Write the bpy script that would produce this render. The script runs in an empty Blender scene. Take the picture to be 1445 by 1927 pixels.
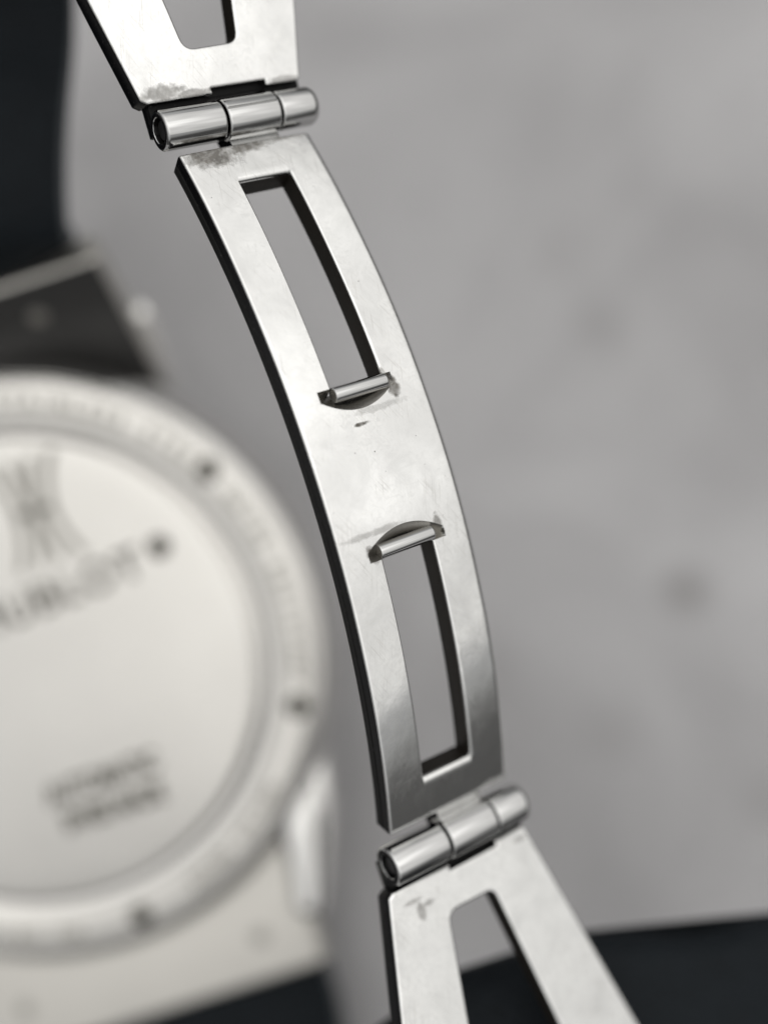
import bpy, bmesh, math, random
from math import sin, cos, radians, pi, sqrt
from mathutils import Vector, Matrix
random.seed(7)
S = bpy.context.scene
CM = 0.01                      # everything below is written in centimetres

# ------------------------------------------------------------------ camera
PITCH = radians(14)
cd = bpy.data.cameras.new('camera'); cam = bpy.data.objects.new('camera', cd)
S.collection.objects.link(cam); S.camera = cam
cam.location = (0, 0, 10.62*CM); cam.rotation_euler = (PITCH, 0, 0)
cd.sensor_fit = 'VERTICAL'; cd.sensor_height = 36; cd.lens = 2500/1927*36
cd.clip_start = .002; cd.clip_end = 500
cd.dof.use_dof = True; cd.dof.focus_distance = 6.13*CM; cd.dof.aperture_fstop = 12.0

# ------------------------------------------------------------------ light
SUN_EL, SUN_AZ = radians(60), radians(80)       # azimuth measured from +Y towards +X
wd = bpy.data.worlds.new('World'); S.world = wd; wd.use_nodes = True
nt = wd.node_tree; nt.nodes.clear()
N = nt.nodes.new; K = nt.links.new
sky = N('ShaderNodeTexSky'); sky.sky_type = 'NISHITA'; sky.sun_disc = False
sky.sun_elevation = SUN_EL; sky.sun_rotation = SUN_AZ; sky.dust_density = 3.0; sky.air_density = 1.0
hsv = N('ShaderNodeHueSaturation'); hsv.inputs['Saturation'].default_value = .12
hsv.inputs['Value'].default_value = 1.0
# overcast: a cloud layer, brightest at the zenith (horizon darker than CIE overcast, to darken reflections in the steel), drawn over the thin sky colour
tc = N('ShaderNodeTexCoord'); nz = N('ShaderNodeTexNoise'); nz.inputs['Scale'].default_value = 3.4
nz.inputs['Detail'].default_value = 4; nz.inputs['Roughness'].default_value = .5
rp = N('ShaderNodeMapRange'); rp.inputs[1].default_value = .3; rp.inputs[2].default_value = .7
rp.inputs[3].default_value = .62; rp.inputs[4].default_value = 1.16
sz = N('ShaderNodeSeparateXYZ'); ov = N('ShaderNodeMapRange')
ov.inputs[1].default_value = 0; ov.inputs[2].default_value = 1; ov.inputs[3].default_value = .09; ov.inputs[4].default_value = 1.12
ml = N('ShaderNodeMath'); ml.operation = 'MULTIPLY'
vm_ = N('ShaderNodeVectorMath'); vm_.operation = 'SCALE'; vm_.inputs[0].default_value = (8.2, 8.15, 8.0)
mx = N('ShaderNodeMixRGB'); mx.blend_type = 'MIX'; mx.inputs[0].default_value = .85
bg = N('ShaderNodeBackground'); bg.inputs[1].default_value = .13
ow = N('ShaderNodeOutputWorld')
K(sky.outputs[0], hsv.inputs['Color']); K(tc.outputs['Generated'], nz.inputs['Vector']); K(nz.outputs[0], rp.inputs[0])
K(tc.outputs['Generated'], sz.inputs[0]); K(sz.outputs[2], ov.inputs[0]); K(rp.outputs[0], ml.inputs[0]); K(ov.outputs[0], ml.inputs[1])
K(ml.outputs[0], vm_.inputs['Scale']); K(hsv.outputs[0], mx.inputs[1]); K(vm_.outputs[0], mx.inputs[2])
K(mx.outputs[0], bg.inputs[0]); K(bg.outputs[0], ow.inputs[0])
ld = bpy.data.lights.new('sun', 'SUN'); ld.energy = .5; ld.angle = radians(110); ld.color = (1, .965, .91)
sun = bpy.data.objects.new('sun', ld); S.collection.objects.link(sun)
dv = Vector((sin(SUN_AZ)*cos(SUN_EL), cos(SUN_AZ)*cos(SUN_EL), sin(SUN_EL)))
sun.rotation_euler = dv.to_track_quat('Z', 'Y').to_euler()
S.view_settings.view_transform = 'Standard'; S.view_settings.look = 'None'
S.view_settings.exposure = 0.47; S.view_settings.gamma = 1
S.cycles.max_bounces = 8; S.cycles.glossy_bounces = 6

# ------------------------------------------------------------------ materials
def mat(name, col=(.8, .8, .8), rough=.3, metal=0.0, spec=.5):
    m = bpy.data.materials.new(name); m.use_nodes = True
    b = m.node_tree.nodes['Principled BSDF']
    b.inputs['Base Color'].default_value = (*col, 1); b.inputs['Roughness'].default_value = rough
    b.inputs['Metallic'].default_value = metal; b.inputs['Specular IOR Level'].default_value = spec
    return m, m.node_tree, b

def node(t, kind, **kw):
    n = t.nodes.new(kind)
    for k, v in kw.items():
        if k in n.inputs: n.inputs[k].default_value = v
        else: setattr(n, k, v)
    return n

def ramp(t, src, stops):
    r = t.nodes.new('ShaderNodeValToRGB'); e = r.color_ramp.elements
    while len(e) < len(stops): e.new(.5)
    for el, (p, c) in zip(e, stops):
        el.position = p; el.color = (c, c, c, 1) if isinstance(c, (int, float)) else (*c, 1)
    t.links.new(src, r.inputs[0]); return r.outputs[0]

def mathn(t, op, a, b=None, c=None):
    n = t.nodes.new('ShaderNodeMath'); n.operation = op
    for i, v in enumerate((a, b, c)):
        if v is None: continue
        if isinstance(v, (int, float)): n.inputs[i].default_value = v
        else: t.links.new(v, n.inputs[i])
    return n.outputs[0]

def mixc(t, fac, a, b):
    n = t.nodes.new('ShaderNodeMixRGB')
    for i, v in enumerate((fac, a, b)):
        if isinstance(v, (int, float)): n.inputs[i].default_value = v
        elif isinstance(v, tuple): n.inputs[i].default_value = (*v, 1)
        else: t.links.new(v, n.inputs[i])
    return n.outputs[0]

def worn_steel(name, spots=(), arc=0, rough=.09, base=.73):
    """polished steel with finger smudges, hairline scratches, fine pits and brown dirt at given (x, u) spots (cm, object space)"""
    m, t, b = mat(name, (base, base, base*.985), rough, 1.0)
    tcn = t.nodes.new('ShaderNodeTexCoord'); co = tcn.outputs['Object']
    mp = node(t, 'ShaderNodeMapping'); mp.inputs['Scale'].default_value = (100, 100, 100)   # back to cm
    t.links.new(co, mp.inputs[0]); co = mp.outputs[0]
    def noise(sc, det=4, r=.55, vec=co, dist=0.0):
        n = node(t, 'ShaderNodeTexNoise', Scale=sc, Detail=det, Roughness=r, Distortion=dist)
        t.links.new(vec, n.inputs['Vector']); return n.outputs[0]
    smud = ramp(t, noise(5, 6, .62, dist=.6), [(.38, 0), (.66, 1)])
    fine = ramp(t, noise(26, 5, .7, dist=1.2), [(.42, 0), (.72, 1)])
    rr = mathn(t, 'ADD', rough*.7, mathn(t, 'MULTIPLY', smud, .075))
    rr = mathn(t, 'ADD', rr, mathn(t, 'MULTIPLY', fine, .05))
    # scratches: very stretched noise, two directions
    scr = None
    for ang, sc in ((.25, (210, 210, 5)), (-.5, (190, 190, 6))):
        mm = node(t, 'ShaderNodeMapping'); mm.inputs['Rotation'].default_value = (0, ang, 0)
        m2 = node(t, 'ShaderNodeMapping'); m2.inputs['Scale'].default_value = (sc[0], 0, sc[2])
        t.links.new(co, mm.inputs[0]); t.links.new(mm.outputs[0], m2.inputs[0])
        s = ramp(t, noise(1, 2, .5, m2.outputs[0]), [(.60, 0), (.68, 1)])
        gate = ramp(t, noise(3.0, 2, .5), [(.42, 0), (.58, 1)])
        s = mathn(t, 'MULTIPLY', s, gate)
        scr = s if scr is None else mathn(t, 'MAXIMUM', scr, s)
    # pits and specks
    vo = node(t, 'ShaderNodeTexVoronoi', Scale=17.0, Randomness=1.0); t.links.new(co, vo.inputs['Vector'])
    sp = mathn(t, 'LESS_THAN', mathn(t, 'ADD', vo.outputs['Distance'], mathn(t, 'MULTIPLY', noise(60, 2), .10)), .105)
    gate2 = ramp(t, noise(2.2, 2, .5), [(.47, 0), (.56, 1)])
    cellg = mathn(t, 'GREATER_THAN', vo.outputs['Color'], .62)
    sp = mathn(t, 'MULTIPLY', mathn(t, 'MULTIPLY', sp, gate2), cellg)
    dirt = None
    sx = node(t, 'ShaderNodeSeparateXYZ'); t.links.new(co, sx.inputs[0])
    for (x, z, rx, rz, amt) in spots:
        if arc: z = arc*sin(z/arc)
        dx = mathn(t, 'DIVIDE', mathn(t, 'SUBTRACT', sx.outputs[0], x), rx)
        dz = mathn(t, 'DIVIDE', mathn(t, 'SUBTRACT', sx.outputs[2], z), rz)
        d = mathn(t, 'SQRT', mathn(t, 'ADD', mathn(t, 'MULTIPLY', dx, dx), mathn(t, 'MULTIPLY', dz, dz)))
        d = mathn(t, 'ADD', d, mathn(t, 'MULTIPLY', mathn(t, 'SUBTRACT', noise(15, 6, .68), .5), 2.0))
        d = mathn(t, 'MULTIPLY', ramp(t, d, [(.55, 1), (1.05, 0)]), amt)
        dirt = d if dirt is None else mathn(t, 'MAXIMUM', dirt, d)
    col = mixc(t, mathn(t, 'MULTIPLY', mathn(t, 'MAXIMUM', fine, smud), .50), (base, base, base*.985), (base*.72, base*.72, base*.71))
    col = mixc(t, mathn(t, 'MULTIPLY', scr, .62), col, (.45, .44, .42))
    col = mixc(t, mathn(t, 'MULTIPLY', sp, .75), col, (.05, .045, .04))
    metal = mathn(t, 'SUBTRACT', 1.0, mathn(t, 'MULTIPLY', sp, .8))
    if dirt is not None:
        dirt = mathn(t, 'MULTIPLY', dirt, ramp(t, noise(34, 5, .65), [(.36, .72), (.56, 1)]))
        dc = ramp(t, noise(40, 4, .7), [(.3, (.05, .045, .037)), (.75, (.125, .112, .095))])
        col = mixc(t, dirt, col, dc)
        metal = mathn(t, 'MINIMUM', metal, mathn(t, 'SUBTRACT', 1.0, mathn(t, 'MULTIPLY', dirt, .85)))
        rr = mathn(t, 'ADD', rr, mathn(t, 'MULTIPLY', dirt, .45))
    t.links.new(col, b.inputs['Base Color']); t.links.new(rr, b.inputs['Roughness']); t.links.new(metal, b.inputs['Metallic'])
    h = mathn(t, 'ADD', mathn(t, 'ADD', mathn(t, 'MULTIPLY', noise(2.6, 2, .5), 1.0), mathn(t, 'MULTIPLY', noise(9, 3, .5), .11)), mathn(t, 'MULTIPLY', fine, .012))
    h = mathn(t, 'SUBTRACT', h, mathn(t, 'MULTIPLY', scr, .02))
    if dirt is not None: h = mathn(t, 'ADD', h, mathn(t, 'MULTIPLY', mathn(t, 'MULTIPLY', dirt, noise(45, 4, .7)), .25))
    bp = node(t, 'ShaderNodeBump', Strength=.55, Distance=.0001)
    t.links.new(h, bp.inputs['Height']); t.links.new(bp.outputs[0], b.inputs['Normal'])
    return m

def speckled(name, col, rough, spec, metal=0.0, amt=.35):
    m, t, b = mat(name, col, rough, metal, spec)
    tcn = t.nodes.new('ShaderNodeTexCoord'); mp = node(t, 'ShaderNodeMapping'); mp.inputs['Scale'].default_value = (100, 100, 100)
    t.links.new(tcn.outputs['Object'], mp.inputs[0])
    n = node(t, 'ShaderNodeTexNoise', Scale=55.0, Detail=4.0, Roughness=.7); t.links.new(mp.outputs[0], n.inputs['Vector'])
    k = ramp(t, n.outputs[0], [(.62, 0), (.74, 1)])
    t.links.new(mixc(t, mathn(t, 'MULTIPLY', k, amt), col, (.16, .155, .15)), b.inputs['Base Color'])
    n2 = node(t, 'ShaderNodeTexNoise', Scale=9.0, Detail=3.0); t.links.new(mp.outputs[0], n2.inputs['Vector'])
    t.links.new(mathn(t, 'ADD', rough, mathn(t, 'MULTIPLY', n2.outputs[0], .12)), b.inputs['Roughness'])
    bp = node(t, 'ShaderNodeBump', Strength=.3, Distance=.00003); t.links.new(n.outputs[0], bp.inputs['Height'])
    t.links.new(bp.outputs[0], b.inputs['Normal'])
    return m

M_MID = worn_steel('worn_polished_steel', arc=4.05, spots=[(.15, -1.815, .19, .08, .9), (.34, -1.83, .18, .045, .9), (.56, -1.84, .12, .03, .7),
        (.47, -.56, .05, .05, .8), (.53, -.50, .035, .06, .9), (.30, -.368, .05, .012, 1), (.17, .21, .045, .05, 1), (.54, .17, .03, .04, .7),
        (.42, -.42, .16, .02, .35), (.20, .12, .17, .02, .4), (.62, 1.59, .09, .02, .4)])
M_LOW = worn_steel('worn_steel_lower', spots=[(.05, .27, .028, .05, .6), (.10, .25, .045, .018, .55), (.02, .21, .06, .016, .5), (.70, .18, .05, .02, .5)], rough=.2)
M_UP = worn_steel('worn_steel_upper', spots=[(.02, -.165, .13, .045, .6), (.18, -.145, .14, .022, .6), (.66, -.145, .12, .02, .5)], rough=.2)
M_KNUCKLE, kt, kb = mat('polished_hinge_steel', (.50, .50, .495), .055, 1.0)
M_SIDE = speckled('glossy_edge_dark_reflection', (.003, .003, .0035), .10, .06)  # steel side walls; their dark reflection is painted into the colour
M_SIDE2 = speckled('matte_edge_dark_reflection', (.009, .009, .009), .42, .08)  # back part of the sides, dark reflection also painted in
M_SLOT = speckled('slot_wall_dark_reflection', (.011, .009, .007), .40, .2, amt=.3)  # steel slot walls with the dark reflection put into the base colour
M_HOLE, _, _ = mat('hole_black', (.004, .004, .004), .4)
M_POCKET = speckled('ground_pocket_steel', (.30, .29, .27), .22, .5, 1.0, .5)

def brushed(name, col, rough, bump=.2):
    m, t, b = mat(name, col, rough, 1.0)
    tcn = t.nodes.new('ShaderNodeTexCoord'); mp = node(t, 'ShaderNodeMapping'); mp.inputs['Scale'].default_value = (100, 100, 100)
    t.links.new(tcn.outputs['Object'], mp.inputs[0])
    n = node(t, 'ShaderNodeTexNoise', Scale=1.3, Detail=3.0); t.links.new(mp.outputs[0], n.inputs['Vector'])
    c2 = tuple(c*.88 for c in col)
    t.links.new(mixc(t, n.outputs[0], c2, col), b.inputs['Base Color'])
    bp = node(t, 'ShaderNodeBump', Strength=bump, Distance=.0002); t.links.new(n.outputs[0], bp.inputs['Height'])
    t.links.new(bp.outputs[0], b.inputs['Normal'])
    return m
M_CASE = brushed('satin_case_steel', (.575, .562, .535), .26)
M_CASEP = brushed('polished_case_steel', (.66, .65, .63), .2)
M_ENGR, _, _ = mat('engraved_letter_grey', (.10, .095, .08), .6, .2)
M_ENGR2, _, _ = mat('engraved_emblem_grey', (.27, .26, .235), .5, .3)
M_PIN, _, _ = mat('spring_bar_steel', (.30, .29, .27), .4, 1.0)
M_NOTCH, _, _ = mat('notch_dark_steel', (.04, .036, .026), .5, .5)
M_END = brushed('satin_end_piece_steel', (.50, .485, .455), .42)
M_END_DARK, _, _ = mat('end_steel_dark_reflection', (.020, .0195, .019), .45, 0)  # upper end piece is steel too; its dark reflection is this colour
M_LUG, _, _ = mat('polished_lug_steel', (.80, .79, .77), .25, 1.0)

def leather(name, col, rough=.6):
    m, t, b = mat(name, col, rough, 0.0, .12)
    tcn = t.nodes.new('ShaderNodeTexCoord'); mp = node(t, 'ShaderNodeMapping'); mp.inputs['Scale'].default_value = (100, 100, 100)
    t.links.new(tcn.outputs['Object'], mp.inputs[0])
    n = node(t, 'ShaderNodeTexNoise', Scale=7.0, Detail=6.0, Roughness=.65); t.links.new(mp.outputs[0], n.inputs['Vector'])
    v = node(t, 'ShaderNodeTexVoronoi', Scale=22.0); t.links.new(mp.outputs[0], v.inputs['Vector'])
    t.links.new(mixc(t, n.outputs[0], tuple(c*.6 for c in col), tuple(c*1.5 for c in col)), b.inputs['Base Color'])
    hh = mathn(t, 'ADD', v.outputs['Distance'], n.outputs[0])
    bp = node(t, 'ShaderNodeBump', Strength=.5, Distance=.0002); t.links.new(hh, bp.inputs['Height'])
    t.links.new(bp.outputs[0], b.inputs['Normal'])
    return m
M_LEATHER = leather('black_leather', (.0045, .0065, .0085))
M_LEDGE = leather('strap_edge_paint', (.05, .055, .06), .5)

# table: fine grey cement with soft cloudy staining and a few darker spots
M_TABLE, t, b = mat('grey_cement', (.3, .3, .3), .75)
tcn = t.nodes.new('ShaderNodeTexCoord'); mp = node(t, 'ShaderNodeMapping'); mp.inputs['Scale'].default_value = (100, 100, 100)
t.links.new(tcn.outputs['Object'], mp.inputs[0]); co = mp.outputs[0]
n1 = node(t, 'ShaderNodeTexNoise', Scale=.33, Detail=5.0, Roughness=.55, Distortion=.5); t.links.new(co, n1.inputs['Vector'])
n2 = node(t, 'ShaderNodeTexNoise', Scale=30.0, Detail=4.0); t.links.new(co, n2.inputs['Vector'])
c1 = ramp(t, n1.outputs[0], [(.34, (.262, .258, .262)), (.66, (.385, .380, .386))])
c1 = mixc(t, mathn(t, 'MULTIPLY', ramp(t, n2.outputs[0], [(.55, 0), (.75, 1)]), .35), c1, (.16, .155, .15))
sx = node(t, 'ShaderNodeSeparateXYZ'); t.links.new(co, sx.inputs[0])
for x, y, r, a in ((2.45, 1.99, .36, .55), (1.86, 4.26, .40, .22), (0.74, 1.38, .6, .22), (1.58, 4.96, .5, .15), (3.06, 0.33, .4, .25), (1.79, 0.85, .4, .2)):
    dx = mathn(t, 'SUBTRACT', sx.outputs[0], x); dy = mathn(t, 'SUBTRACT', sx.outputs[1], y)
    d = mathn(t, 'DIVIDE', mathn(t, 'SQRT', mathn(t, 'ADD', mathn(t, 'MULTIPLY', dx, dx), mathn(t, 'MULTIPLY', dy, dy))), r)
    d = mathn(t, 'ADD', d, mathn(t, 'MULTIPLY', n1.outputs[0], .3))
    c1 = mixc(t, mathn(t, 'MULTIPLY', ramp(t, d, [(.3, 1), (1.0, 0)]), a), c1, (.13, .125, .12))
t.links.new(c1, b.inputs['Base Color'])
bp = node(t, 'ShaderNodeBump', Strength=.4, Distance=.0003); t.links.new(n2.outputs[0], bp.inputs['Height']); t.links.new(bp.outputs[0], b.inputs['Normal'])
M_UNSEEN_GROUND, gt, gb = mat('dark_unseen_ground', (.03, .03, .03), .9)  # unseen ground, added dark so the steel has something dark to reflect

# ------------------------------------------------------------------ helpers
def frame(o, x, y, z):
    """4x4 from origin (cm) and three axes, in world metres"""
    m = Matrix.Identity(4)
    for i, a in enumerate((x, y, z)):
        for r in range(3): m[r][i] = a[r]
    m.translation = Vector(o)*CM
    return m

ROOT_M = Matrix.Translation(Vector((-2.43, .48, 0))*CM)
WATCH = bpy.data.objects.new('wristwatch', None); S.collection.objects.link(WATCH)
WATCH.matrix_world = ROOT_M; WATCH.empty_display_size = .01
WATCH['label'] = 'steel wristwatch lying face down with black leather strap and its polished folding clasp open'
WATCH['category'] = 'wristwatch'
WORLD = {WATCH.name: ROOT_M}

def put(name, me, M, parent=WATCH, mats=(), smooth=35):
    if isinstance(me, bmesh.types.BMesh):
        bm = me; me = bpy.data.meshes.new(name); bm.to_mesh(me); bm.free()
    if mats:
        idx = [p.material_index for p in me.polygons]
        me.materials.clear()
        for m in mats: me.materials.append(m)
        me.polygons.foreach_set('material_index', [min(i, len(mats)-1) for i in idx])
    if smooth is not None:
        for p in me.polygons: p.use_smooth = True
        me.set_sharp_from_angle(angle=radians(smooth))
    o = bpy.data.objects.new(name, me); S.collection.objects.link(o)
    o.parent = parent
    WORLD[o.name] = M
    o.matrix_local = WORLD[parent.name].inverted() @ M
    return o

def V(x, y, z): return (x*CM, y*CM, z*CM)

# clasp frame: local x = hinge axis (across), local y = out of the front face, local z = along the blade
A = Vector((0.8246, 0.4015, -0.3986)).normalized()
E1 = Vector((0.4934, -0.1656, 0.8539)); E1 = (E1 - A*E1.dot(A)).normalized()
E2 = A.cross(E1)
C0 = Vector((-2.2413, 2.0695, 1.3942)); R = 4.0508
CLASP = frame(C0, A, E1, E2)

# ------------------------------------------------------------------ middle blade (curved, two slots)
W, T = .71, .125
U0, U1 = -1.846, 1.620
SLOTS = [(.215, .487, -1.64, -.540), (.208, .487, .228, 1.383)]
RL, RR, RE, RS, RSE = .010, .042, .016, .010, .026     # edge roundings: left, right, ends, slot sides, slot ends

def stations(pts, step):
    """coordinates with rounding offsets packed at each feature; pts = [(pos, r, dir)]"""
    c = set()
    for p, r, d in pts:
        for k in range(7):
            th = k/6*pi/2
            c.add(round(p + d*r*(1-cos(th)), 5))
    s = sorted(c); out = [s[0]]
    for a_, b_ in zip(s, s[1:]):
        n = max(1, int(math.ceil((b_-a_)/step(.5*(a_+b_)))))
        for k in range(1, n+1): out.append(a_ + (b_-a_)*k/n)
    return out
xs = stations([(0, RL, 1), (W, RR, -1), (.208, RS, -1), (.215, RS, -1), (.487, RS, 1), (.215, .001, 1), (.487, .001, -1)], lambda v: .0065)
us = stations([(-.510, .0001, 1), (-.410, .0001, 1), (-.310, .0001, 1), (.198, .0001, -1), (.098, .0001, -1), (-.002, .0001, -1), (U0, RE, 1), (U1, RE, -1), (-1.64, RSE, -1), (-.540, .004, 1), (.228, .004, -1), (1.383, RSE, 1)],
              lambda v: .006 if (-.57 < v < -.30 or .0 < v < .25) else .022)
def rnd(d, r):
    if d >= r: return 0.0
    d = max(d, 0); return -(r - sqrt(max(0, r*r-(r-d)**2)))
def slot_x(u, i):   # slot side, the second slot a little wider to the left
    return (SLOTS[0] if u < 0 else SLOTS[1])[i]
POCKETS = ((-.510, 1, .335, .195), (.198, -1, .350, .205))
def warp(x, u):
    # pull the rows of the grid onto the rim of each pocket so that the rim is a clean edge
    for ub, sg, xc, hw in POCKETS:
        t_ = (u-ub)*sg
        if 0 < t_ < .2:
            k = (x-xc)/hw; L = max(.004, .074*(1-k*k) if abs(k) < 1 else 0)
            t_ = t_*L/.1 if t_ <= .1 else L+(t_-.1)*(.2-L)/.1
            return ub+sg*t_
    return u
def height(x, u):
    h = rnd(x, RL) + rnd(W-x, RR) + rnd(u-U0, RE) + rnd(U1-u, RE)
    for (a_, b_, c_, d_) in SLOTS:
        if c_-1e-6 <= u <= d_+1e-6:
            if x <= a_+1e-6: h = min(h, rnd(a_-x, RS))
            if x >= b_-1e-6: h = min(h, rnd(x-b_, RS))
        if a_-1e-6 <= x <= b_+1e-6:
            if c_ < -1 and u <= c_+1e-6: h = min(h, rnd(c_-u, RSE))
            if d_ > 1 and u >= d_-1e-6: h = min(h, rnd(u-d_, RSE))
    # crescent pockets beside the cross pins
    for ub, sg, xc, hw in POCKETS:
        k = (x-xc)/hw
        if abs(k) < 1:
            t_ = (u-ub)*sg; lim = .074*(1-k*k)
            if -.045 < t_ < lim:
                h = min(h, -min(.075, (lim-t_)*.80))
    # faint waviness of the hand polished face
    h -= .004*((x-.33)/.35)**2
    h += .0012*sin(3.1*u+.6)*sin(5.0*x) + .0010*sin(7.3*u+2*x)
    return h
def bend(x, h, u):
    f = u/R; r = R+h; x *= 1+.030*max(0, x/W)*(u-U0)/(U1-U0)
    return V(x, r*cos(f), r*sin(f))
bm = bmesh.new(); fr, bk, flat = {}, {}, {}
nx, nu = len(xs), len(us)
def inslot(x, u):
    return any(a_ < x < b_ and c_ < u < d_ for a_, b_, c_, d_ in SLOTS)
cells = set()
for i in range(nx-1):
    for j in range(nu-1):
        if not inslot(.5*(xs[i]+xs[i+1]), .5*(us[j]+us[j+1])): cells.add((i, j))
def vf(i, j):
    if (i, j) not in fr: u_ = warp(xs[i], us[j]); fr[i, j] = bm.verts.new(bend(xs[i], height(xs[i], u_), u_))
    return fr[i, j]
def vb(i, j):
    if (i, j) not in bk: bk[i, j] = bm.verts.new(bend(xs[i], -T, us[j]))
    return bk[i, j]
mid = {}
def vm(i, j, lev, dx=0.0):
    k = (i, j, lev)
    if k not in mid: mid[k] = bm.verts.new(bend(xs[i]+dx, lev, us[j]))
    return mid[k]
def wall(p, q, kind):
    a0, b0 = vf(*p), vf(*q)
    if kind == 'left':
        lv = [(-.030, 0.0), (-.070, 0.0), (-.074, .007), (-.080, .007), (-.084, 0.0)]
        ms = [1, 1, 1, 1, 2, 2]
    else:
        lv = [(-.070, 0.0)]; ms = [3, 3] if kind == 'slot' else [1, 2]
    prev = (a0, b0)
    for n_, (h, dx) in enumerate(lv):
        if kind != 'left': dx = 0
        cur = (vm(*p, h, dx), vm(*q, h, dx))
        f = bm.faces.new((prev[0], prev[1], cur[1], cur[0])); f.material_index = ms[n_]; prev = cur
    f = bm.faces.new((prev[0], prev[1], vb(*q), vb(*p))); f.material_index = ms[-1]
for (i, j) in cells:
    f = bm.faces.new((vf(i, j), vf(i, j+1), vf(i+1, j+1), vf(i+1, j)))
    xc_ = .5*(xs[i]+xs[i+1]); uc_ = warp(xc_, .5*(us[j]+us[j+1]))
    if any(abs((xc_-q[2])/q[3]) < 1 and -.045 < (uc_-q[0])*q[1] < .074*(1-((xc_-q[2])/q[3])**2) for q in POCKETS): f.material_index = 4
    f = bm.faces.new((vb(i, j), vb(i+1, j), vb(i+1, j+1), vb(i, j+1)))
    for (di, dj, p, q) in ((-1, 0, (i, j), (i, j+1)), (1, 0, (i+1, j+1), (i+1, j)), (0, -1, (i+1, j), (i, j)), (0, 1, (i, j+1), (i+1, j+1))):
        n_ = (i+di, j+dj)
        if n_ not in cells:
            out = not (0 <= n_[0] < nx-1 and 0 <= n_[1] < nu-1)
            wall(p, q, ('left' if di == -1 else 'end') if out else 'slot')
bmesh.ops.recalc_face_normals(bm, faces=bm.faces)
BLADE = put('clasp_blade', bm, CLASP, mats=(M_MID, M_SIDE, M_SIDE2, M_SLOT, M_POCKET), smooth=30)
BLADE['label'] = 'curved middle blade of the clasp with two long slots'
# object-space y is ignored by the dirt mask, z follows the arc closely

# ------------------------------------------------------------------ cylinders
def cyl(r, x0, x1, seg=48, rl=.012, rr=.012, hole=0.0, hd=.05, notch=None):
    """a barrel along local x with rounded rims, optional bore in its left end, optional seam"""
    prof = []
    if hole: prof += [(x0+hd, 0), (x0+hd, hole), (x0+.003, hole), (x0, hole+.003)]
    else: prof += [(x0, 0)]
    for k in range(6):
        th = k/5*pi/2; prof.append((x0+rl*(1-cos(th)), r-rl+rl*sin(th)))
    for k in range(8):
        th = k/7*pi/2; prof.append((x1-rr+rr*sin(th), r-rr+rr*cos(th)))
    prof.append((x1, 0))
    bm = bmesh.new(); rings = []
    for (x, rad) in prof:
        if rad < 1e-6: rings.append([bm.verts.new(V(x, 0, 0))]); continue
        ring = []
        for s in range(seg):
            a_ = 2*pi*s/seg; q = rad
            if notch is not None and rad > r*.97:
                dd = abs((a_-notch+pi) % (2*pi)-pi)
                if dd < .04: q = rad-.010
            ring.append(bm.verts.new(V(x, q*cos(a_), q*sin(a_))))
        rings.append(ring)
    for n_, (p, q) in enumerate(zip(rings, rings[1:])):
        mi = 1 if (hole and n_ < 2) else (2 if (n_ == 3 and hole) else 0)
        for s in range(seg):
            s2 = (s+1) % seg
            if len(p) == 1 and len(q) == 1: continue
            if len(p) == 1: f = bm.faces.new((p[0], q[s], q[s2]))
            elif len(q) == 1: f = bm.faces.new((p[s], p[s2], q[0]))
            else: f = bm.faces.new((p[s], p[s2], q[s2], q[s]))
            f.material_index = mi
    bmesh.ops.recalc_face_normals(bm, faces=bm.faces)
    return bm
HT = (3.5993, -1.9060); HB = (3.6919, 1.7228)      # hinge axes in the clasp frame (y, z)
def at(y, z, rot=0): return CLASP @ Matrix.Translation(V(0, y, z)) @ Matrix.Rotation(rot, 4, 'X')

def box(x0, x1, y0, y1, z0, z1, bev=.01, seg=3):
    bm = bmesh.new(); bmesh.ops.create_cube(bm, size=1)
    for v in bm.verts:
        v.co = Vector(V(x0+(v.co.x+.5)*(x1-x0), y0+(v.co.y+.5)*(y1-y0), z0+(v.co.z+.5)*(z1-z0)))
    if bev: bmesh.ops.bevel(bm, geom=list(bm.edges), offset=bev*CM, segments=seg, profile=.5, affect='EDGES')
    bmesh.ops.recalc_face_normals(bm, faces=bm.faces)
    for f in bm.faces:
        if abs(f.normal.x) > .8: f.material_index = 1
    return bm

# middle knuckles and their tongues belong to the middle blade
for (y, z), sg, nt_ in ((HT, -1, radians(-18)), (HB, 1, radians(100))):
    put('hinge_knuckle', cyl(.098 if sg < 0 else .107, .277, .556, notch=nt_, seg=96), at(y, z), BLADE, (M_KNUCKLE, M_HOLE, M_SIDE), 40)
    ph = U0/R if sg < 0 else U1/R
    # tongue from the blade end to the barrel
    MT = CLASP @ Matrix.Rotation(ph, 4, 'X') @ Matrix.Translation(V(0, R, 0))
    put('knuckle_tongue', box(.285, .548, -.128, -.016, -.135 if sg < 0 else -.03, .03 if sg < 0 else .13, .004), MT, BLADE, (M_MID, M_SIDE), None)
# cross pins at the inner ends of the slots
for u, x0, x1, h in ((-.530, .218, .508, -.012), (.216, .205, .512, -.022)):
    MT = CLASP @ Matrix.Rotation(u/R, 4, 'X') @ Matrix.Translation(V(0, R+h, 0)) @ Matrix.Rotation(radians(0), 4, 'Y')
    put('cross_pin', cyl(.037, x0, x1, seg=32, rl=.006, rr=.012), MT, BLADE, (M_KNUCKLE, M_HOLE, M_SIDE), 40)

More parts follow.
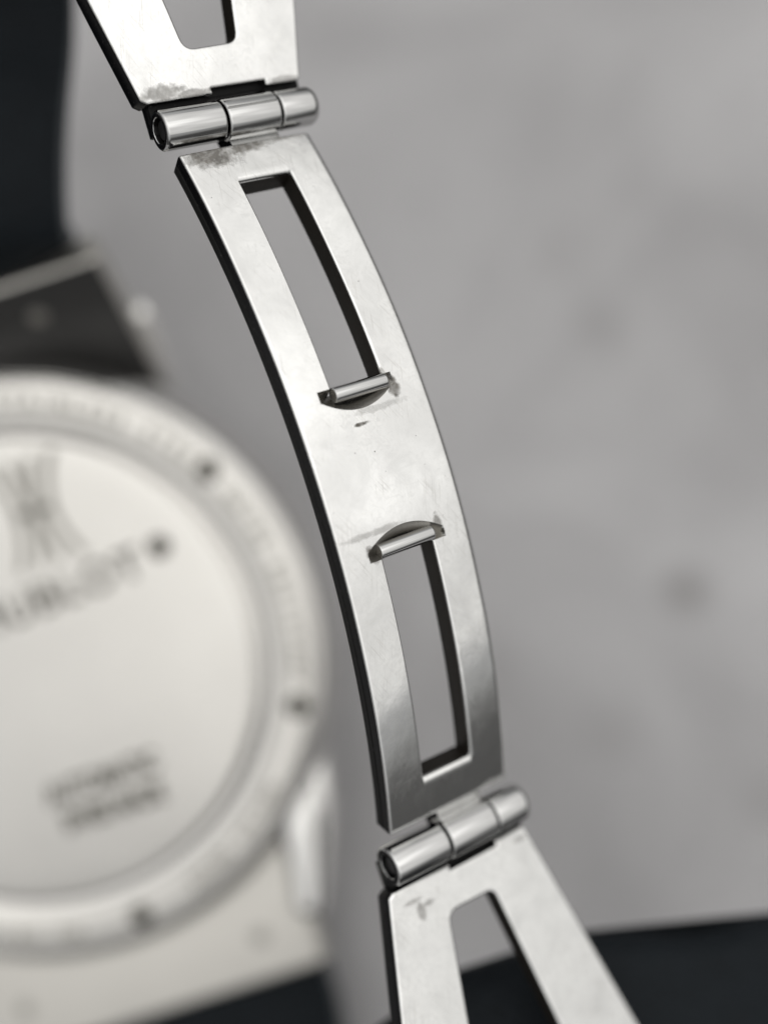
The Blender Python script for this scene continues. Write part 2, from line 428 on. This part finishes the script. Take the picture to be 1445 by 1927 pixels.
# ------------------------------------------------------------------ outer blades (flat, flaring, one slot each)
def rounded(poly, rad, n=6):
    out = []
    L = len(poly)
    for i in range(L):
        p, c, q = Vector(poly[i-1]), Vector(poly[i]), Vector(poly[(i+1) % L])
        r = rad[i] if isinstance(rad, (list, tuple)) else rad
        if r <= 0: out.append(tuple(c)); continue
        a_ = (p-c).normalized(); b_ = (q-c).normalized()
        p0, p2 = c+a_*r, c+b_*r
        for k in range(n+1):
            t_ = k/n; out.append(tuple(p0*(1-t_)**2 + c*2*t_*(1-t_) + p2*t_*t_))
    return out
def plate(outline, holes, thick, bev):
    cu = bpy.data.curves.new('plate', 'CURVE'); cu.dimensions = '2D'; cu.fill_mode = 'BOTH'
    for pts in [outline]+holes:
        s = cu.splines.new('POLY'); s.points.add(len(pts)-1); s.use_cyclic_u = True
        for p_, (x, y) in zip(s.points, pts): p_.co = (x*CM, y*CM, 0, 1)
    cu.extrude = (thick/2-bev)*CM; cu.bevel_depth = bev*CM; cu.bevel_resolution = 3; cu.offset = -bev*CM
    o = bpy.data.objects.new('plate', cu); S.collection.objects.link(o)
    bpy.context.view_layer.update()
    me = bpy.data.meshes.new_from_object(o.evaluated_get(bpy.context.evaluated_depsgraph_get()))
    bpy.data.objects.remove(o); 
    bm = bmesh.new(); bm.from_mesh(me); bmesh.ops.remove_doubles(bm, verts=bm.verts, dist=1e-7)
    bmesh.ops.recalc_face_normals(bm, faces=bm.faces)
    return bm

def outer_blade(hinge, ang, sg, mir, matf, label, ulen):
    y, z = hinge; c_, s_ = cos(ang), sin(ang)
    Td = E2*(cos(ang)*sg) + E1*(-sin(ang)*sg)       # along the blade, away from the hinge
    Nd = A.cross(Td) if A.cross(Td).dot(E1) > 0 else Td.cross(A)
    O = C0 + E1*y + E2*z
    handed = A.cross(Td).dot(Nd)
    M = frame(O, A, Nd, A.cross(Nd)) if True else None
    Zd = A.cross(Nd)                                # = +-Td
    k = 1 if Zd.dot(Td) > 0 else -1
    top = .002                                      # front face relative to the hinge plane
    c0 = .333; w0 = .432; fl = .235
    def L(u): return c0 - w0 - fl*(u-.15)
    def Rr(u): return c0 + w0 + fl*(u-.15)
    u0 = .130
    # outline with the notch that clears the middle knuckle and the two knuckle tongues
    out = [(L(u0), u0+.015), (L(u0)+.03, u0-.004), (.272, u0-.002), (.272, u0+.026), (.562, u0+.026), (.562, u0), (Rr(u0)-.01, u0), (Rr(ulen), ulen), (L(ulen), ulen)]
    rad = [.006, .004, .004, .004, .004, .004, .02, .05, .05]
    sl = [(.195, .345), (.470, .350), (.470+.155*(ulen-.55), ulen-.2), (.195-.155*(ulen-.55), ulen-.2)]
    o1 = rounded(out, rad); h1 = rounded(sl, [.055, .05, .06, .06])
    bm = plate([(x, u*k) for x, u in o1], [[(x, u*k) for x, u in h1]], T, .012)
    # plate lies in local xy with z up -> x across, z along, y out
    for v in bm.verts:
        x, yy, zz = v.co; v.co = (x, zz + (top - T/2)*CM, yy)
    # keep the tongues below the barrel
    bmesh.ops.recalc_face_normals(bm, faces=bm.faces)
    for f in bm.faces:
        n_ = f.normal; cc = f.calc_center_median()/CM
        if abs(n_.y) < .45:
            u = cc.z*k
            inner = (u > .30 and cc.x > L(u)+.03 and cc.x < Rr(u)-.03)
            f.material_index = 3 if inner else (1 if cc.y > -.06 else 2)
            if not inner and cc.x < .3: f.material_index = 1
    b_ = put('clasp_blade', bm, M, mats=(matf, M_SIDE, M_SIDE2, M_SLOT), smooth=38)
    for p in b_.data.polygons:
        if abs(p.normal.y) > .99: p.use_smooth = False
    b_['label'] = label
    K_ = M @ Matrix.Rotation(0, 4, 'X'); rb = .102 if sg > 0 else .094
    for xa, xb, ua in ((-.045, .264, -.01), (.569, .765, -.01), (.262, .571, .118)):      # tongues stepped down behind the front face, dark reflection put into their colour
        za, zb = sorted((ua*k, .21*k))
        put('knuckle_tongue', box(xa, xb, -.132, -.050, za, zb, .008), M, b_, (M_SIDE2, M_SIDE), 40)
    put('hinge_knuckle', cyl(rb, -.047, .266, rl=.014, hole=.060), K_, b_, (M_KNUCKLE, M_HOLE, M_SIDE), 40)
    put('hinge_knuckle', cyl(rb, .567, .785, rr=.05), K_, b_, (M_KNUCKLE, M_HOLE, M_SIDE), 40)
    put('hinge_pin', cyl(.048, -.030, .30, rl=.01, seg=32), K_, b_, (M_HOLE, M_HOLE, M_HOLE), 40)
    return b_, M, k
LOWER, ML, kl = outer_blade(HB, radians(22.73-26), 1, 1, M_LOW, 'lower clasp blade widening towards the bottom of the picture', 2.6)
UPPER, MU, ku = outer_blade(HT, radians(-26.11+28), -1, 1, M_UP, 'upper clasp blade widening towards the top of the picture', 2.6)

# ------------------------------------------------------------------ watch case
CC = Vector((-2.4273, 1.1147, 1.6224))
CX = Vector((0.9514, 0.2895, 0.1053)); CY = Vector((-0.308, 0.9002, 0.3077)); CN = Vector((-0.0057, -0.3253, 0.9456))
CX = (CX-CN*CX.dot(CN)).normalized(); CY = CN.cross(CX)
CASE = frame(CC, CX, CY, CN) @ Matrix.Scale(1.02, 4)
def lathe(prof, seg=160, mats=None):
    bm = bmesh.new(); rings = []
    for n_, (r, h) in enumerate(prof):
        rings.append([bm.verts.new(V(0, 0, h))] if r < 1e-6 else [bm.verts.new(V(r*cos(2*pi*s/seg), r*sin(2*pi*s/seg), h)) for s in range(seg)])
    for n_, (p, q) in enumerate(zip(rings, rings[1:])):
        for s in range(seg):
            s2 = (s+1) % seg
            if len(p) == 1: f = bm.faces.new((p[0], q[s], q[s2]))
            elif len(q) == 1: f = bm.faces.new((p[s], p[s2], q[0]))
            else: f = bm.faces.new((p[s], p[s2], q[s2], q[s]))
            if mats: f.material_index = mats[n_]
    bmesh.ops.recalc_face_normals(bm, faces=bm.faces)
    return bm
BODY = put('case_body', lathe([(0, -.06), (1.90, -.06), (1.93, -.048), (1.97, -.055), (2.01, -.09), (2.045, -.16), (2.07, -.26), (2.08, -.40), (2.06, -.60), (2.0, -.74), (1.9, -.80), (1.7, -.82), (0, -.82)]), CASE, mats=(M_CASEP,), smooth=30)
ringp = [(0, .034), (.5, .0305), (1.0, .0185), (1.35, .005), (1.50, -.004), (1.555, -.012), (1.585, -.035), (1.60, -.060), (1.635, -.062), (1.655, -.045), (1.68, -.026), (1.75, -.022), (1.88, -.024), (1.92, -.030), (1.95, -.042), (1.965, -.054)]
bmr = lathe(ringp + [(1.965, -.2), (0, -.2)])
BACK = put('case_back', bmr, CASE, mats=(M_CASE,), smooth=40)
# tool notches bored into the ring
cut = bmesh.new(); NOTCH = (-25, 30, 92, 152, 212, -84)
for k in range(6):
    a_ = radians(NOTCH[k])
    bmesh.ops.create_cone(cut, cap_ends=True, segments=24, radius1=.08*CM, radius2=.08*CM, depth=.2*CM, matrix=Matrix.Translation(V(1.82*cos(a_), 1.82*sin(a_), -.02)))
cme = bpy.data.meshes.new('cut'); cut.to_mesh(cme); cut.free()
cob = bpy.data.objects.new('cut', cme); S.collection.objects.link(cob); cob.matrix_world = CASE
bpy.context.view_layer.update()
md = BACK.modifiers.new('bore', 'BOOLEAN'); md.object = cob; md.operation = 'DIFFERENCE'; md.solver = 'EXACT'
bpy.context.view_layer.update()
nme = bpy.data.meshes.new_from_object(BACK.evaluated_get(bpy.context.evaluated_depsgraph_get()))
BACK.modifiers.clear(); BACK.data = nme; bpy.data.objects.remove(cob)
for k in range(6):
    a_ = radians(NOTCH[k])
    put('tool_notch', lathe([(0, -.045), (.058, -.045), (.077, -.055), (.077, -.1), (0, -.1)], 24), CASE @ Matrix.Translation(V(1.82*cos(a_), 1.82*sin(a_), 0)), BACK, (M_NOTCH,), 30)

def text_mesh(txt, size, bold=.0, shear=0.0, spacing=1.0):
    cu = bpy.data.curves.new('t', 'FONT'); cu.body = txt; cu.size = size*CM; cu.extrude = .004*CM; cu.offset = bold*CM
    cu.align_x = 'CENTER'; cu.align_y = 'CENTER'; cu.shear = shear; cu.space_character = spacing
    o = bpy.data.objects.new('t', cu); S.collection.objects.link(o); bpy.context.view_layer.update()
    me = bpy.data.meshes.new_from_object(o.evaluated_get(bpy.context.evaluated_depsgraph_get())); bpy.data.objects.remove(o)
    return me
def engrave(name, txt, x, y, size, h, rot=0, bold=.006, shear=0.0, spacing=1.0):
    return put(name, text_mesh(txt, size, bold, shear, spacing), CASE @ Matrix.Translation(V(x, y, h)) @ Matrix.Rotation(radians(rot), 4, 'Z'), BACK, (M_ENGR,), None)
# the emblem: an H whose uprights are pairs of lines that curve inwards, with a crossbar
eb = bmesh.new()
def stroke(pts, w):
    vs = []
    for (x, y), (x2, y2) in zip(pts, pts[1:]+[(2*pts[-1][0]-pts[-2][0], 2*pts[-1][1]-pts[-2][1])]):
        d = Vector((x2-x, y2-y)).normalized(); n_ = Vector((-d.y, d.x))*w/2
        vs.append([eb.verts.new(V(x+n_.x*a_, y+n_.y*a_, h)) for a_, h in ((1, .010), (-1, .010), (-1, .0275), (1, .0275))])
    for p, q in zip(vs, vs[1:]):
        for k in range(4): eb.faces.new((p[k], p[(k+1) % 4], q[(k+1) % 4], q[k]))
for x0, c in ((.20, .10), (.34, .07), (.50, -.07), (.65, -.11)):
    stroke([(x0+c*(1-(t/6)**2), 1.0+t/6*.36) for t in range(-6, 7)], .05)
stroke([(.28, 1.0), (.42, 1.0), (.56, 1.0)], .06)
bmesh.ops.recalc_face_normals(eb, faces=eb.faces)
put('engraved_emblem', eb, CASE, BACK, (M_ENGR2,), None)
engrave('engraved_lettering', 'HUBLOT', .38, .435, .285, .0310, 4, .006, 0, 1.12)
la = engrave('engraved_lettering', 'AUTOMATIC', .26, -.83, .20, .0245, 1, .008)
la.data.transform(Matrix.Scale(.68, 4, (1, 0, 0)))
la = engrave('engraved_lettering', 'SWISS MADE', .27, -1.04, .19, .0200, 1, .008)
la.data.transform(Matrix.Scale(.66, 4, (1, 0, 0)))
put('engraved_dot', lathe([(0, .030), (.065, .029), (.075, .010), (0, .008)], 20), CASE @ Matrix.Translation(V(1.12, .53, 0)), BACK, (M_NOTCH,), 30)
def rim_text(txt, mid_deg, r, size, inward=True):
    bm = bmesh.new(); step = degs = size*.78/r
    n = len(txt)
    for i, ch in enumerate(txt):
        if ch == ' ': continue
        a_ = radians(mid_deg) - (i-(n-1)/2)*step
        me = text_mesh(ch, size, .005)
        me.transform(Matrix.Rotation(a_-pi/2, 4, 'Z')); me.transform(Matrix.Translation(V(r*cos(a_), r*sin(a_), -.019)))
        bm.from_mesh(me); bpy.data.meshes.remove(me)
    return put('engraved_lettering', bm, CASE, BACK, (M_ENGR2,), None)
rim_text('STAINLESS STEEL', 54, 1.80, .13)
rim_text('WATER RESISTANT', 2, 1.80, .12)
rim_text('SWISS MADE', -57, 1.80, .12)
rim_text('No 2864017', -112, 1.80, .12)

# lugs
def sweep(path, seg=28, sq=2.0, cap=True, mi=None):
    """path: (x, y, h, half width, half thickness); superellipse sections, rounded ends"""
    P = [Vector(p[:3]) for p in path]
    # resample (catmull-rom)
    pts = []
    n = len(path)
    for i in range(n-1):
        a_, b_, c_, d_ = [path[max(0, min(n-1, q))] for q in (i-1, i, i+1, i+2)]
        for k in range(8):
            t_ = k/8
            pts.append([.5*((2*b_[j])+(-a_[j]+c_[j])*t_+(2*a_[j]-5*b_[j]+4*c_[j]-d_[j])*t_*t_+(-a_[j]+3*b_[j]-3*c_[j]+d_[j])*t_**3) for j in range(5)])
    pts.append(list(path[-1]))
    # rounded tip
    tip = pts[-1]; dirv = (Vector(pts[-1][:3])-Vector(pts[-3][:3])).normalized()
    for k in range(1, 8):
        th = k/7*pi/2*.985
        q = Vector(tip[:3])+dirv*tip[3]*sin(th); pts.append([*q, tip[3]*cos(th), tip[4]*cos(th)])
    bm = bmesh.new(); rings = []
    for i, p in enumerate(pts):
        d = (Vector(pts[min(i+1, len(pts)-1)][:3])-Vector(pts[max(i-1, 0)][:3])).normalized()
        up = Vector((0, 0, 1)); s_ = d.cross(up).normalized(); up = s_.cross(d)
        ring = []
        for k in range(seg):
            a_ = 2*pi*k/seg; cx, sy = cos(a_), sin(a_)
            e = 2/sq
            q = Vector(p[:3]) + s_*p[3]*math.copysign(abs(cx)**e, cx) + up*p[4]*math.copysign(abs(sy)**e, sy)
            ring.append(bm.verts.new(q*CM))
        rings.append(ring)
    for p, q in zip(rings, rings[1:]):
        for s in range(seg): bm.faces.new((p[s], p[(s+1) % seg], q[(s+1) % seg], q[s]))
    bm.faces.new(rings[0]); bm.faces.new(rings[-1])
    bmesh.ops.recalc_face_normals(bm, faces=bm.faces)
    return bm
for sx_ in (1, -1):
    for sy_ in (1, -1):
        if sy_ > 0:
            path = [(sx_*1.30, 1.2, -.95, .07, .08), (sx_*1.33, 1.6, -.88, .09, .08), (sx_*1.37, 1.9, -.70, .11, .1), (sx_*1.385, 2.07, -.56, .105, .1)]
            put('lug', sweep(path, sq=2.5), CASE, mats=(M_LUG,), smooth=50); continue
        path = [(sx_*1.36, -.75, -.44, .30, .22), (sx_*1.44, -1.15, -.36, .28, .22), (sx_*1.43, -1.52, -.30, .225, .2), (sx_*1.36, -1.85, -.27, .17, .17), (sx_*1.28, -2.12, -.25, .13, .14)]
        put('lug', sweep(path, sq=2.5), CASE, mats=(M_LUG,), smooth=50)

# end pieces between the lugs (curved against the case)
def end_piece(sy_, tilt, y_hinge, h_hinge, yl, matl, hw=1.27):
    bm = bmesh.new()
    n = 24; th = .24
    topf, bot = [], []
    rows = []
    for i in range(n+1):
        x = -hw + 2*hw*i/n
        y0 = sqrt(max(0, 2.0**2-x*x))*.97 - y_hinge - .12
        rows.append([(x, y0), (x, y0*.5+yl*.5), (x, yl)])
    g = {}
    for i in range(n+1):
        for j in range(3):
            x, y = rows[i][j]
            g[i, j, 0] = bm.verts.new(V(x, y*sy_, 0)); g[i, j, 1] = bm.verts.new(V(x, y*sy_, -th))
    for i in range(n):
        for j in range(2):
            for k in range(2): bm.faces.new((g[i, j, k], g[i+1, j, k], g[i+1, j+1, k], g[i, j+1, k]))
        for j in (0, 2): bm.faces.new((g[i, j, 0], g[i+1, j, 0], g[i+1, j, 1], g[i, j, 1]))
    for i in (0, n):
        for j in range(2): bm.faces.new((g[i, j, 0], g[i, j+1, 0], g[i, j+1, 1], g[i, j, 1]))
    bmesh.ops.recalc_face_normals(bm, faces=bm.faces)
    ed = [e for e in bm.edges if len(e.link_faces) == 2 and e.calc_face_angle() > 1.0]
    bmesh.ops.bevel(bm, geom=ed, offset=.045*CM, segments=4, profile=.5, affect='EDGES')
    bmesh.ops.recalc_face_normals(bm, faces=bm.faces)
    M = CASE @ Matrix.Translation(V(0, sy_*y_hinge, h_hinge)) @ Matrix.Rotation(radians(tilt), 4, 'X')
    bm.faces.ensure_lookup_table()
    for f in bm.faces:
        if abs(f.normal.z) > .9: f.material_index = 1
    o = put('end_piece', bm, M, mats=(M_END, matl), smooth=40)
    for sx_ in (-1, 1):
        put('spring_bar_tip', lathe([(0, .006), (.05, .006), (.062, 0), (.07, -.02), (0, -.02)], 24), M @ Matrix.Translation(V(sx_*.86, sy_*(yl-.32), .0)), o, (M_PIN,), 30)
    return o, M
EPB, MEB = end_piece(-1, -8, 1.7, -.34, .90, M_END)
EPT, MET = end_piece(1, 50, 1.75, -.50, 1.0, M_END_DARK, 1.40)

# ------------------------------------------------------------------ leather strap (ribbon swept along world points)
def ribbon(name, pts, thick, parent=WATCH, label=None, closeend=True, wave=0.0):
    """pts: (centre, width vector, half width) in world cm"""
    n = len(pts); dense = []
    for i in range(n-1):
        q = [pts[max(0, min(n-1, k))] for k in (i-1, i, i+1, i+2)]
        for k in range(10):
            t_ = k/10
            def cr(f): 
                a_, b_, c_, d_ = [f(z) for z in q]
                return (b_*2+(c_-a_)*t_+(a_*2-b_*5+c_*4-d_)*t_*t_+(b_*3-a_-c_*3+d_)*t_**3)*.5
            dense.append((cr(lambda z: Vector(z[0])), cr(lambda z: Vector(z[1])).normalized(), cr(lambda z: float(z[2]))))
    dense.append((Vector(pts[-1][0]), Vector(pts[-1][1]).normalized(), pts[-1][2]))
    if closeend:
        c, w, hw = dense[-1]; d = (c-dense[-3][0]).normalized()
        for k in range(1, 7):
            th = k/6*pi/2*.98; dense.append((c+d*thick*.5*sin(th), w, hw, cos(th)))
    bm = bmesh.new(); rings = []; seg = 36
    for i, q in enumerate(dense):
        c, w, hw = q[:3]; sc = q[3] if len(q) > 3 else 1
        d = (dense[min(i+1, len(dense)-1)][0]-dense[max(i-1, 0)][0]).normalized()
        if d.length < .5: d = (dense[i][0]-dense[i-3][0]).normalized()
        w = (w-d*w.dot(d)).normalized(); nn = w.cross(d)
        ring = []
        for k in range(seg):
            a_ = 2*pi*k/seg; cx, sy = cos(a_), sin(a_)
            px = math.copysign(abs(cx)**.35, cx); py = math.copysign(abs(sy)**.55, sy)
            pad = .72+.28*(1-px*px)
            wv = d*(wave*(.5*sin(4.1*px+2.2)+.4*sin(9*px))+.17*(1-px*px)) if wave and i > len(dense)-12 else Vector()
            ring.append(bm.verts.new((c + wv + w*hw*px + nn*thick*.5*py*sc*pad)*CM))
        rings.append(ring)
    for p, q in zip(rings, rings[1:]):
        for s in range(seg):
            f = bm.faces.new((p[s], p[(s+1) % seg], q[(s+1) % seg], q[s]))
            if s in (0, 1, 34, 35, 16, 17, 18, 19): f.material_index = 1
    bm.faces.new(rings[0]); bm.faces.new(rings[-1])
    bmesh.ops.recalc_face_normals(bm, faces=bm.faces)
    o = put(name, bm, Matrix.Identity(4), parent, (M_LEATHER, M_LEDGE), 60)
    # the ribbon was built in world cm, so give it its own origin at the watch
    if label: o['label'] = label
    return o
def cw(M, x, y, z): return (M @ Vector(V(x, y, z)))/CM
p0 = cw(MET, 0, .97, -.2); p1 = cw(MET, 0, 1.5, -.16)
uend = (MU @ Vector(V(.333, -.20, 2.1*ku)))/CM
ribbon('strap', [(p0, CX, 1.33), (p1, CX, 1.37), ((-3.25, 4.8417, 3.741), CX, 1.40), ((-2.6, 5.7914, 5.2108), CX*.5+A*.5, 1.1), (tuple(uend+Vector((-.1, .5, -.1))), A, 1.0)],
       .30, label='black strap half running up to the top left corner')
q0 = cw(MEB, 0, -.85, -.24); q1 = cw(MEB, 0, -1.35, -.2)
ribbon('strap', wave=.09, pts=[(q0, CX, 1.22), (q1, CX, 1.20), ((-1.7, -2.6014, 0.5139), CX, 1.18), ((-0.3, -3.947, 1.1215), CX*.6+A*.4, 1.15), ((1.88, -3.947, 3.132), Vector((0.9649, 0.2098, -0.1577)), 1.35), ((1.559, -2.594, 2.971), Vector((0.9649, 0.2098, -0.1577)), 1.35), ((1.33, -1.627, 2.856), Vector((0.9649, 0.2098, -0.1577)), 1.35), ((1.147, -0.8541, 2.764), Vector((0.9649, 0.2098, -0.1577)), 1.35)],
       thick=.34, label='black strap half that loops round to the lower right corner')

# ------------------------------------------------------------------ setting
bm = bmesh.new(); bmesh.ops.create_cube(bm, size=1)
for v in bm.verts: v.co = Vector((v.co.x*.26, v.co.y*.26+.02, (v.co.z-.5)*.03))  # slab cut short so the blade reflects the dark ground beyond
bmesh.ops.bevel(bm, geom=list(bm.edges), offset=.003, segments=3, affect='EDGES')
me = bpy.data.meshes.new('cement_ledge'); bm.to_mesh(me); bm.free(); me.materials.append(M_TABLE)
o = bpy.data.objects.new('cement_ledge', me); S.collection.objects.link(o); o['kind'] = 'structure'; o['label'] = 'smooth grey cement surface with soft dark stains under the watch'
me = bpy.data.meshes.new('ground'); g_ = 150
me.from_pydata([(-g_, -g_, 0), (g_, -g_, 0), (g_, g_, 0), (-g_, g_, 0)], [], [(0, 1, 2, 3)]); me.materials.append(M_UNSEEN_GROUND)
o = bpy.data.objects.new('ground', me); S.collection.objects.link(o); o.location = (0, 0, -.45); o['kind'] = 'structure'
